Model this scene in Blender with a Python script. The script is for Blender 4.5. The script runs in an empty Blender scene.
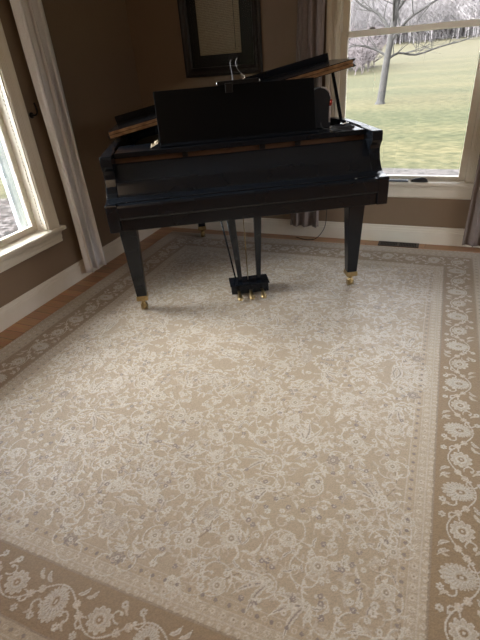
import bpy, bmesh, math, random
import numpy as np
from mathutils import Vector, Matrix
R = math.radians
scn = bpy.context.scene
col = scn.collection
random.seed(7)

# ------------------------------------------------------------------ helpers
def link(name, me, mat=None, parent=None):
    o = bpy.data.objects.new(name, me)
    col.objects.link(o)
    if mat:
        me.materials.append(mat)
    if parent:
        o.parent = parent
    return o

def fin(name, bm, mat, parent=None, smooth=False, bevel=0, mw=None):
    bmesh.ops.recalc_face_normals(bm, faces=bm.faces)
    me = bpy.data.meshes.new(name)
    bm.to_mesh(me); bm.free()
    if smooth:
        for p in me.polygons: p.use_smooth = True
    o = link(name, me, mat, parent)
    if mw is not None: o.matrix_local = mw
    if bevel:
        m = o.modifiers.new('bevel', 'BEVEL'); m.width = bevel; m.segments = 2
        m.limit_method = 'ANGLE'; m.angle_limit = R(35)
    return o

def box(bm, x0, x1, y0, y1, z0, z1):
    v = [bm.verts.new(p) for p in ((x0,y0,z0),(x1,y0,z0),(x1,y1,z0),(x0,y1,z0),(x0,y0,z1),(x1,y0,z1),(x1,y1,z1),(x0,y1,z1))]
    for f in ((0,3,2,1),(4,5,6,7),(0,1,5,4),(1,2,6,5),(2,3,7,6),(3,0,4,7)):
        bm.faces.new([v[i] for i in f])

def frustum(bm, c0, h0, c1, h1):
    v = []
    for c, h in ((c0, h0), (c1, h1)):
        for sx, sy in ((-1,-1),(1,-1),(1,1),(-1,1)):
            v.append(bm.verts.new((c[0]+sx*h[0], c[1]+sy*h[1], c[2])))
    for f in ((0,3,2,1),(4,5,6,7),(0,1,5,4),(1,2,6,5),(2,3,7,6),(3,0,4,7)):
        bm.faces.new([v[i] for i in f])

def prism(bm, pts, axis, a, b):
    """pts: 2D polygon; axis 'x': (y,z), 'y': (x,z), 'z': (x,y)"""
    def mk(p, t):
        return {'x': (t, p[0], p[1]), 'y': (p[0], t, p[1]), 'z': (p[0], p[1], t)}[axis]
    A = [bm.verts.new(mk(p, a)) for p in pts]
    B = [bm.verts.new(mk(p, b)) for p in pts]
    n = len(pts)
    bm.faces.new(A); bm.faces.new(B[::-1])
    for i in range(n):
        bm.faces.new((A[i], B[i], B[(i+1) % n], A[(i+1) % n]))

def tube(bm, pts, r, seg=8, cap=True):
    pts = [Vector(p) for p in pts]
    rs = r if isinstance(r, (list, tuple)) else [r]*len(pts)
    rings = []
    up = None
    for i, p in enumerate(pts):
        d = (pts[min(i+1, len(pts)-1)] - pts[max(i-1, 0)])
        if d.length < 1e-9: d = Vector((0,0,1))
        d.normalize()
        if up is None:
            up = Vector((0,0,1)) if abs(d.z) < .9 else Vector((1,0,0))
        a = d.cross(up)
        if a.length < 1e-6: a = d.cross(Vector((0,1,0.1)))
        a.normalize(); b = a.cross(d); up = b
        rings.append([bm.verts.new(p + (a*math.cos(2*math.pi*k/seg) + b*math.sin(2*math.pi*k/seg))*rs[i]) for k in range(seg)])
    for i in range(len(rings)-1):
        for k in range(seg):
            bm.faces.new((rings[i][k], rings[i][(k+1)%seg], rings[i+1][(k+1)%seg], rings[i+1][k]))
    if cap:
        bm.faces.new(rings[0]); bm.faces.new(rings[-1][::-1])

def lathe(bm, prof, c=(0,0,0), axis='z', seg=20):
    rings = []
    for r, h in prof:
        ring = []
        for k in range(seg):
            a = 2*math.pi*k/seg
            q = {'z': (r*math.cos(a), r*math.sin(a), h), 'x': (h, r*math.cos(a), r*math.sin(a)), 'y': (r*math.cos(a), h, r*math.sin(a))}[axis]
            ring.append(bm.verts.new((c[0]+q[0], c[1]+q[1], c[2]+q[2])))
        rings.append(ring)
    for i in range(len(rings)-1):
        for k in range(seg):
            bm.faces.new((rings[i][k], rings[i][(k+1)%seg], rings[i+1][(k+1)%seg], rings[i+1][k]))
    bm.faces.new(rings[0]); bm.faces.new(rings[-1][::-1])

def smooth_path(pts, n=8):
    P = [Vector(p) for p in pts]
    out = []
    for i in range(len(P)-1):
        p0, p1, p2, p3 = P[max(i-1,0)], P[i], P[i+1], P[min(i+2,len(P)-1)]
        for k in range(n):
            t = k/n
            out.append(.5*((2*p1)+(-p0+p2)*t+(2*p0-5*p1+4*p2-p3)*t*t+(-p0+3*p1-3*p2+p3)*t**3))
    out.append(P[-1])
    return out

def tag(o, label, cat, group=None, kind=None):
    o['label'] = label; o['category'] = cat
    if group: o['group'] = group
    if kind: o['kind'] = kind
    return o

def empty(name, loc=(0,0,0), rz=0):
    o = bpy.data.objects.new(name, None); col.objects.link(o)
    o.location = loc; o.rotation_euler = (0,0,rz); o.empty_display_size = .1
    return o

def struct(o):
    o['kind'] = 'structure'; return o

# ------------------------------------------------------------------ materials
def srgb(r, g, b):
    f = lambda c: (c/255/12.92) if c/255 <= .04045 else ((c/255+.055)/1.055)**2.4
    return (f(r), f(g), f(b), 1)

def mat(name, color, rough=.5, metal=0, noise=None, bump=None, spec=.5, coat=0, aniso=None, sheen=0):
    m = bpy.data.materials.new(name); m.use_nodes = True
    nt = m.node_tree; b = nt.nodes['Principled BSDF']
    b.inputs['Base Color'].default_value = color
    b.inputs['Roughness'].default_value = rough
    b.inputs['Metallic'].default_value = metal
    b.inputs['Specular IOR Level'].default_value = spec
    b.inputs['Coat Weight'].default_value = coat
    b.inputs['Sheen Weight'].default_value = sheen
    if noise or bump:
        tc = nt.nodes.new('ShaderNodeTexCoord')
    if noise:   # (scale, color2, (sx,sy,sz), detail)
        mp = nt.nodes.new('ShaderNodeMapping'); mp.inputs['Scale'].default_value = noise[2] if len(noise) > 2 else (1,1,1)
        nt.links.new(tc.outputs['Object'], mp.inputs[0])
        n = nt.nodes.new('ShaderNodeTexNoise'); n.inputs['Scale'].default_value = noise[0]
        n.inputs['Detail'].default_value = noise[3] if len(noise) > 3 else 4
        nt.links.new(mp.outputs[0], n.inputs['Vector'])
        r = nt.nodes.new('ShaderNodeValToRGB'); r.color_ramp.elements[0].position = .35; r.color_ramp.elements[1].position = .65
        r.color_ramp.elements[0].color = color; r.color_ramp.elements[1].color = noise[1]
        nt.links.new(n.outputs['Fac'], r.inputs['Fac']); nt.links.new(r.outputs[0], b.inputs['Base Color'])
    if bump:    # (scale, strength, (sx,sy,sz))
        mp = nt.nodes.new('ShaderNodeMapping'); mp.inputs['Scale'].default_value = bump[2] if len(bump) > 2 else (1,1,1)
        nt.links.new(tc.outputs['Object'], mp.inputs[0])
        n = nt.nodes.new('ShaderNodeTexNoise'); n.inputs['Scale'].default_value = bump[0]; n.inputs['Detail'].default_value = 3
        nt.links.new(mp.outputs[0], n.inputs['Vector'])
        bp = nt.nodes.new('ShaderNodeBump'); bp.inputs['Strength'].default_value = bump[1]; bp.inputs['Distance'].default_value = .002
        nt.links.new(n.outputs['Fac'], bp.inputs['Height']); nt.links.new(bp.outputs[0], b.inputs['Normal'])
    return m

M = {}
M['wall'] = mat('taupe_paint', (.235,.165,.105,1), .55, noise=(6, (.245,.172,.11,1)), bump=(180, .12))
M['ceiling'] = mat('ceiling_paint', (.7,.67,.6,1), .8)
M['trim'] = mat('cream_trim_paint', (.80,.75,.64,1), .35, noise=(12, (.78,.725,.61,1)))
M['vinyl'] = mat('pale_vinyl', (.2,.235,.26,1), .4)
M['black'] = mat('satin_black_lacquer', (.006,.008,.0115,1), .2, noise=(3, (.0075,.0095,.013,1)), bump=(14, .012), spec=.33)
M['blackmat'] = mat('dull_black_lacquer', (.003,.0034,.0042,1), .42, spec=.10)
M['brass'] = mat('aged_brass', (.46,.34,.17,1), .36, metal=1, noise=(30, (.30,.22,.10,1)))
M['hingebrass'] = mat('bronze_piano_hinge', (.42,.25,.12,1), .42, metal=.75, noise=(60, (.22,.12,.06,1), (.4,1,1)))
M['goldplate'] = mat('gold_iron_plate', (.5,.35,.14,1), .4, metal=.8)
M['spruce'] = mat('spruce_soundboard', (.35,.2,.08,1), .5, noise=(8, (.28,.15,.06,1), (1,12,1)))
M['redwood'] = mat('brown_inner_wood', (.11,.052,.024,1), .45, noise=(9, (.16,.08,.036,1), (1,6,6)))
M['curtain'] = mat('linen_curtain', (.84,.82,.81,1), .95, noise=(300, (.76,.74,.73,1), (1,1,.6)), bump=(400, .3), sheen=.1)
M['curtain2'] = mat('mauve_grey_curtain', (.29,.245,.228,1), .95, noise=(200, (.25,.21,.197,1), (1,1,.3)))  # darker mauve grey cloth for both back window curtains
M['iron'] = mat('black_iron', (.012,.012,.013,1), .45, metal=.5)
M['rubber'] = mat('black_rubber', (.02,.02,.021,1), .6)
M['vent'] = mat('bronze_vent', (.06,.04,.028,1), .45, metal=.4)
M['hole'] = mat('dark_duct', (.004,.004,.004,1), .9)
M['chrome'] = mat('polished_steel', (.75,.75,.76,1), .18, metal=1)
M['steel'] = mat('dull_steel', (.22,.22,.23,1), .4, metal=1)
M['slate'] = mat('slate_blue_plastic', (.10,.13,.17,1), .35)
M['frame'] = mat('dark_espresso_frame', (.006,.0045,.0045,1), .4, noise=(20, (.011,.007,.006,1), (1,1,6)))
M['mat'] = mat('charcoal_mat_board', (.022,.023,.022,1), .9)
M['paperw'] = mat('crumpled_paper', (.36,.29,.20,1), .8)
M['redc'] = mat('faded_red_trim', (.45,.06,.035,1), .6)
M['whitetrim'] = mat('dull_white_trim', (.55,.5,.48,1), .6)
M['darkcloth'] = mat('charcoal_fabric', (.012,.012,.015,1), .8, bump=(150,.4))

def doc_mat():
    m = mat('aged_document', (.42,.36,.26,1), .85)
    nt = m.node_tree; b = nt.nodes['Principled BSDF']
    tc = nt.nodes.new('ShaderNodeTexCoord')
    n = nt.nodes.new('ShaderNodeTexNoise'); n.inputs['Scale'].default_value = 75; n.inputs['Detail'].default_value = 4
    mp = nt.nodes.new('ShaderNodeMapping'); mp.inputs['Scale'].default_value = (1,1,1.6)
    nt.links.new(tc.outputs['Object'], mp.inputs[0]); nt.links.new(mp.outputs[0], n.inputs['Vector'])
    w = nt.nodes.new('ShaderNodeTexWave'); w.bands_direction = 'Z'; w.inputs['Scale'].default_value = 30; w.inputs['Distortion'].default_value = 4
    w.inputs['Detail Scale'].default_value = 8
    nt.links.new(tc.outputs['Object'], w.inputs['Vector'])
    mu = nt.nodes.new('ShaderNodeMath'); mu.operation = 'MULTIPLY'
    nt.links.new(n.outputs['Fac'], mu.inputs[0]); nt.links.new(w.outputs['Fac'], mu.inputs[1])
    r = nt.nodes.new('ShaderNodeValToRGB')
    r.color_ramp.elements[0].position = .12; r.color_ramp.elements[0].color = (.48,.40,.28,1)
    r.color_ramp.elements[1].position = .45; r.color_ramp.elements[1].color = (.27,.22,.155,1)
    nt.links.new(mu.outputs[0], r.inputs[0]); nt.links.new(r.outputs[0], b.inputs['Base Color'])
    return m
M['doc'] = doc_mat()

def floor_mat():
    m = mat('honey_oak_planks', (.25,.12,.05,1), .33)
    nt = m.node_tree; b = nt.nodes['Principled BSDF']
    tc = nt.nodes.new('ShaderNodeTexCoord')
    br = nt.nodes.new('ShaderNodeTexBrick')
    br.inputs['Color1'].default_value = (.66,.35,.16,1); br.inputs['Color2'].default_value = (.46,.23,.10,1)
    br.inputs['Mortar'].default_value = (.05,.02,.01,1)
    br.inputs['Scale'].default_value = 1; br.inputs['Mortar Size'].default_value = .0015
    br.inputs['Brick Width'].default_value = .9; br.inputs['Row Height'].default_value = .083
    nt.links.new(tc.outputs['Object'], br.inputs['Vector'])
    n = nt.nodes.new('ShaderNodeTexNoise'); n.inputs['Scale'].default_value = 14; n.inputs['Detail'].default_value = 6
    mp = nt.nodes.new('ShaderNodeMapping'); mp.inputs['Scale'].default_value = (.5,7,1)
    nt.links.new(tc.outputs['Object'], mp.inputs[0]); nt.links.new(mp.outputs[0], n.inputs['Vector'])
    mx = nt.nodes.new('ShaderNodeMix'); mx.data_type = 'RGBA'; mx.blend_type = 'MULTIPLY'; mx.inputs[0].default_value = .6
    nt.links.new(br.outputs['Color'], mx.inputs[6]); nt.links.new(n.outputs['Color'], mx.inputs[7])
    r = nt.nodes.new('ShaderNodeBrightContrast'); r.inputs['Bright'].default_value = .02
    nt.links.new(mx.outputs[2], r.inputs[0]); nt.links.new(r.outputs[0], b.inputs['Base Color'])
    return m
M['floor'] = floor_mat()

def glass_mat():
    m = bpy.data.materials.new('window_glass'); m.use_nodes = True
    nt = m.node_tree; nt.nodes.clear()
    o = nt.nodes.new('ShaderNodeOutputMaterial'); t = nt.nodes.new('ShaderNodeBsdfTransparent'); g = nt.nodes.new('ShaderNodeBsdfGlossy')
    g.inputs['Roughness'].default_value = .02; t.inputs[0].default_value = (.97,.98,.98,1)
    f = nt.nodes.new('ShaderNodeFresnel'); f.inputs[0].default_value = 1.45
    x = nt.nodes.new('ShaderNodeMixShader')
    nt.links.new(f.outputs[0], x.inputs[0]); nt.links.new(t.outputs[0], x.inputs[1]); nt.links.new(g.outputs[0], x.inputs[2])
    nt.links.new(x.outputs[0], o.inputs[0])
    return m
M['glass'] = glass_mat()
M['pglass'] = glass_mat(); M['pglass'].name = 'non_glare_glass'
for _n in M['pglass'].node_tree.nodes:
    if _n.type == 'FRESNEL': _n.inputs[0].default_value = 1.12

def ground_mat():
    m = mat('winter_lawn', (.2,.22,.08,1), .95)
    nt = m.node_tree; b = nt.nodes['Principled BSDF']; b.inputs['Specular IOR Level'].default_value = .1
    tc = nt.nodes.new('ShaderNodeTexCoord')
    def noise(s, det=5, sc=(1,1,1)):
        mp = nt.nodes.new('ShaderNodeMapping'); mp.inputs['Scale'].default_value = sc
        nt.links.new(tc.outputs['Object'], mp.inputs[0])
        n = nt.nodes.new('ShaderNodeTexNoise'); n.inputs['Scale'].default_value = s; n.inputs['Detail'].default_value = det
        nt.links.new(mp.outputs[0], n.inputs['Vector']); return n
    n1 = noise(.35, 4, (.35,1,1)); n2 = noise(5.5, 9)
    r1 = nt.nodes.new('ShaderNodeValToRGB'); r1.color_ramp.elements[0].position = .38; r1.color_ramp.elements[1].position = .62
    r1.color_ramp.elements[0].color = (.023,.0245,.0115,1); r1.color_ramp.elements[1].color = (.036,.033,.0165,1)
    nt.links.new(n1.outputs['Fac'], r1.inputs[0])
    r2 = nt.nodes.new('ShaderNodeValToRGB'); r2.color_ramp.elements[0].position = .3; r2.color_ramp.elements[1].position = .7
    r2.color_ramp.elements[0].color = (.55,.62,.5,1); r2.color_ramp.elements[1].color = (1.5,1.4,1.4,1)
    nt.links.new(n2.outputs['Fac'], r2.inputs[0])
    mx = nt.nodes.new('ShaderNodeMix'); mx.data_type = 'RGBA'; mx.blend_type = 'MULTIPLY'; mx.inputs[0].default_value = 1
    nt.links.new(r1.outputs[0], mx.inputs[6]); nt.links.new(r2.outputs[0], mx.inputs[7])
    # dry straw coloured grass further up the field
    sp = nt.nodes.new('ShaderNodeSeparateXYZ'); nt.links.new(tc.outputs['Object'], sp.inputs[0])
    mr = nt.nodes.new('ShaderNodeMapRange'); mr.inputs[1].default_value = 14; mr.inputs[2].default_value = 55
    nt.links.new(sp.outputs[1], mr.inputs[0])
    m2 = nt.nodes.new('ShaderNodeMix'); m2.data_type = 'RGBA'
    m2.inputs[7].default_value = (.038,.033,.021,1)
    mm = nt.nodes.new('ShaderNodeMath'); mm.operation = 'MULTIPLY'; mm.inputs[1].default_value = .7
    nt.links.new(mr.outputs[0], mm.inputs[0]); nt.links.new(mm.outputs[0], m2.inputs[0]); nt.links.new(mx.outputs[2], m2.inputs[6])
    nt.links.new(m2.outputs[2], b.inputs['Base Color'])
    return m
M['lawn'] = ground_mat()
def gravel_mat(name, a, bcol, cc, sc):
    m = mat(name, a, .95); nt = m.node_tree; b = nt.nodes['Principled BSDF']; b.inputs['Specular IOR Level'].default_value = .15
    tc = nt.nodes.new('ShaderNodeTexCoord'); v = nt.nodes.new('ShaderNodeTexVoronoi'); v.inputs['Scale'].default_value = sc
    nt.links.new(tc.outputs['Object'], v.inputs['Vector'])
    s = nt.nodes.new('ShaderNodeSeparateColor'); nt.links.new(v.outputs['Color'], s.inputs[0])
    r = nt.nodes.new('ShaderNodeValToRGB'); e = r.color_ramp.elements; e[0].color = a; e[1].color = bcol
    e.new(.5).color = cc; r.color_ramp.interpolation = 'CONSTANT' if False else 'LINEAR'
    nt.links.new(s.outputs[0], r.inputs[0]); nt.links.new(r.outputs[0], b.inputs['Base Color'])
    return m
M['gravel'] = gravel_mat('pinkish_gravel', (.018,.016,.015,1), (.045,.040,.038,1), (.03,.027,.025,1), 16)
M['leaves'] = gravel_mat('fallen_leaves', (.004,.003,.0025,1), (.055,.048,.046,1), (.018,.013,.011,1), 12)
M['bark'] = mat('grey_bark', (.005,.0044,.004,1), .95, noise=(11, (.020,.018,.0165,1), (3,3,.6), 6))
M['twig'] = mat('haze_paled_twigs', (.088,.080,.083,1), .95, noise=(.12, (.11,.10,.102,1)))  # twig colour paled to imitate haze over distance
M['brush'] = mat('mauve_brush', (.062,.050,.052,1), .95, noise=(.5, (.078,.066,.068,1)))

# ------------------------------------------------------------------ camera
rot = Matrix(((0.923754, 0.375736, -0.07417), (0.132301, -0.494805, -0.858874), (-0.35941, 0.783575, -0.506788)))
cam = bpy.data.cameras.new('camera'); co = bpy.data.objects.new('camera', cam); col.objects.link(co)
cam.sensor_fit = 'VERTICAL'; cam.sensor_height = 24; cam.lens = 24*448.34/640; cam.clip_start = .05; cam.clip_end = 500
right, down, fwd = Vector(rot[0]), Vector(rot[1]), Vector(rot[2])
m = Matrix((right, -down, -fwd)).transposed().to_4x4(); m.translation = (0, 0, 1.4)
co.matrix_world = m
scn.camera = co

# ------------------------------------------------------------------ room shell
XL, YB, XR, YF, ZC = -2.436, 3.668, 2.9, -3.2, 2.62
W1 = (-.745, .215, .485, 2.15)     # back window opening x0 x1 z0 z1
W2 = (.80, 2.252, .452, 2.15)      # left window opening y0 y1 z0 z1
T = .20
bm = bmesh.new(); box(bm, XL-T, XR+T, YF-T, YB+T, -.2, 0); struct(fin('floor', bm, M['floor']))
bm = bmesh.new(); box(bm, XL-T, XR+T, YF-T, YB+T, ZC, ZC+.15); struct(fin('ceiling', bm, M['ceiling']))
bm = bmesh.new()
box(bm, XL-T, W1[0], YB, YB+T, 0, ZC); box(bm, W1[1], XR+T, YB, YB+T, 0, ZC)
box(bm, W1[0], W1[1], YB, YB+T, 0, W1[2]-.03); box(bm, W1[0], W1[1], YB, YB+T, W1[3], ZC)
struct(fin('wall_back', bm, M['wall']))
bm = bmesh.new()
box(bm, XL-T, XL, YF, W2[0], 0, ZC); box(bm, XL-T, XL, W2[1], YB, 0, ZC)
box(bm, XL-T, XL, W2[0], W2[1], 0, W2[2]-.03); box(bm, XL-T, XL, W2[0], W2[1], W2[3], ZC)
struct(fin('wall_left', bm, M['wall']))
# right wall with an added, unseen tall window for fill light, front wall with wide opening
W3 = (1.0, 3.1, .45, 2.25)
bm = bmesh.new()
box(bm, XR, XR+T, YF, W3[0], 0, ZC); box(bm, XR, XR+T, W3[1], YB, 0, ZC)
box(bm, XR, XR+T, W3[0], W3[1], 0, W3[2]); box(bm, XR, XR+T, W3[0], W3[1], W3[3], ZC)
struct(fin('wall_right', bm, M['wall']))
bm = bmesh.new(); box(bm, XL-T, XR+T, YF-T, YF, 0, ZC); struct(fin('wall_front', bm, M['wall']))

# baseboards
bbp = [(0,0),(-.016,0),(-.016,.095),(-.012,.10),(-.012,.112),(-.008,.118),(-.006,.135),(0,.138)]
bm = bmesh.new(); prism(bm, [(YB+a, z) for a, z in bbp], 'x', XL+.016, XR); struct(fin('baseboard_back', bm, M['trim']))
bm = bmesh.new(); prism(bm, [(XL-a, z) for a, z in bbp], 'y', YF, YB); struct(fin('baseboard_left', bm, M['trim']))

def casing_prof(w, t=.018):
    """profile across casing: (u across from inner edge, v proud of wall)"""
    P = [(0,0),(0,t*.55)]
    for k in range(4):
        u = w*(.12+.12*k); P += [(u, t*.75),(u+w*.03, t*.55),(u+w*.08, t*.55)]
    P += [(w*.64,t*.8),(w*.72,t),(w*.9,t*1.15),(w,t*1.1),(w,0)]
    return P

# ---- window_1 : back wall
w1 = struct(empty('window_1', (0, 0, 0)))
bm = bmesh.new()
x0, x1, z0, z1 = W1
prism(bm, [(x0-u, YB-v) for u, v in casing_prof(.085)], 'z', z0-.02, z1+.09)
prism(bm, [(x1+u, YB-v) for u, v in casing_prof(.085)], 'z', z0-.02, z1+.09)
prism(bm, [(YB-v, z1+u) for u, v in casing_prof(.085)], 'x', x0, x1)
fin('casing', bm, M['trim'], w1)
bm = bmesh.new()     # jamb liner
box(bm, x0, x0+.008, YB, YB+.15, z0, z1); box(bm, x1-.008, x1, YB, YB+.15, z0, z1)
box(bm, x0+.008, x1-.008, YB, YB+.15, z1-.01, z1)
fin('jamb', bm, M['trim'], w1)
def sash(y0, y1, za, zb, st, bot, top):
    bm = bmesh.new()
    box(bm, x0+.008, x0+.008+st, y0, y1, za, zb); box(bm, x1-.008-st, x1-.008, y0, y1, za, zb)
    box(bm, x0+.008+st, x1-.008-st, y0, y1, za, za+bot); box(bm, x0+.008+st, x1-.008-st, y0, y1, zb-top, zb)
    s = fin('sash', bm, M['trim'], w1, bevel=.003)
    bm = bmesh.new(); box(bm, x0+.008+st, x1-.008-st, (y0+y1)/2-.002, (y0+y1)/2+.002, za+bot, zb-top)
    fin('window_pane', bm, M['glass'], s)
    return s
sash(YB+.045, YB+.08, z0+.002, 1.487, .046, .026, .036)
sash(YB+.085, YB+.12, 1.45, z1-.01, .046, .036, .05)
bm = bmesh.new(); box(bm, -.55, -.51, YB+.055, YB+.08, 1.487, 1.492)
tube(bm, [(-.548, YB+.066, 1.495), (-.535, YB+.066, 1.498), (-.512, YB+.066, 1.495)], .004)
fin('sash_lock', bm, M['vent'], w1)
bm = bmesh.new()     # stool + apron
prism(bm, [(YB+.19,z0-.028),(YB-.035,z0-.028),(YB-.041,z0-.02),(YB-.041,z0-.01),(YB-.035,z0),(YB+.19,z0)], 'x', x0-.11, x1+.11)
fin('sill', bm, M['trim'], w1)
bm = bmesh.new()
prism(bm, [(YB,z0-.028),(YB-.02,z0-.028),(YB-.02,z0-.045),(YB-.013,z0-.05),(YB-.013,z0-.11),(YB-.009,z0-.12),(YB,z0-.125)], 'x', x0-.085, x1+.085)
fin('apron', bm, M['trim'], w1)

# ---- window_2 : left wall (pair of sashes)
w2 = struct(empty('window_2', (0, 0, 0)))
y0, y1, z0, z1 = W2
YM = 1.50
bm = bmesh.new()
for yy, s in ((y1, 1), (y0, -1)):
    prism(bm, [(XL+v, yy+s*u) for u, v in casing_prof(.092, .02)], 'z', z0-.0, z1+.1)
prism(bm, [(XL+v, z1+u) for u, v in casing_prof(.092, .02)], 'y', y0, y1)
fin('casing', bm, M['trim'], w2)
bm = bmesh.new()
box(bm, XL-.195, XL, y1-.008, y1, z0, z1); box(bm, XL-.195, XL, y0, y0+.008, z0, z1); box(bm, XL-.195, XL, y0+.008, y1-.008, z1-.01, z1)
box(bm, XL-.195, XL+.012, YM-.05, YM+.05, z0, z1-.01)
fin('jamb', bm, M['trim'], w2)
for a, b in ((y0+.008, YM-.05), (YM+.05, y1-.008)):
    for (xa, xb, za, zb, bot, top) in ((XL-.118, XL-.088, z0+.001, 1.49, .040, .036), (XL-.152, XL-.122, 1.452, z1-.012, .036, .05)):
        bm = bmesh.new(); st = .033
        box(bm, xa, xb, a, a+st, za, zb); box(bm, xa, xb, b-st, b, za, zb)
        box(bm, xa, xb, a+st, b-st, za, za+bot); box(bm, xa, xb, a+st, b-st, zb-top, zb)
        s = fin('sash', bm, M['trim'], w2, bevel=.003)
        bm = bmesh.new(); box(bm, (xa+xb)/2-.002, (xa+xb)/2+.002, a+st, b-st, za+bot, zb-top)
        fin('window_pane', bm, M['glass'], s)
bm = bmesh.new()    # pale outer storm frame seen through the glass
for a, b in ((y1-.075, y1-.01), (y0+.01, y0+.07)):
    box(bm, XL-.19, XL-.160, a, b, z0+.005, z1-.012)
fin('storm_frame', bm, M['vinyl'], w2)
bm = bmesh.new()    # ribbed weather strip in the jamb
for k in range(70):
    zz = z0+.02+k*.024
    box(bm, XL-.045, XL-.030, y1-.0135, y1-.008, zz, zz+.014)
fin('weather_strip', bm, M['trim'], w2)
bm = bmesh.new()
prism(bm, [(XL-.195,z0-.028),(XL+.04,z0-.028),(XL+.047,z0-.02),(XL+.047,z0-.008),(XL+.04,z0),(XL-.195,z0)], 'y', y0-.14, y1+.125)
fin('sill', bm, M['trim'], w2, bevel=.002)
bm = bmesh.new()
prism(bm, [(XL,z0-.028),(XL+.026,z0-.028),(XL+.026,z0-.04),(XL+.018,z0-.048),(XL+.018,z0-.075),(XL+.013,z0-.08),(XL+.013,z0-.105),(XL,z0-.112)], 'y', y0-.092, y1+.092)
fin('apron', bm, M['trim'], w2)
# ---- added_fill_window : right wall, unseen, added to let in fill light
w3 = struct(empty('added_fill_window', (0, 0, 0)))
bm = bmesh.new()
for yy in (W3[0], 2.02, W3[1]-.06): box(bm, XR+.02, XR+.07, yy, yy+.06, W3[2]+.05, W3[3]-.05)
box(bm, XR+.02, XR+.07, W3[0], W3[1], W3[2], W3[2]+.05); box(bm, XR+.02, XR+.07, W3[0], W3[1], W3[3]-.05, W3[3])
fin('sash', bm, M['trim'], w3)

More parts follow.
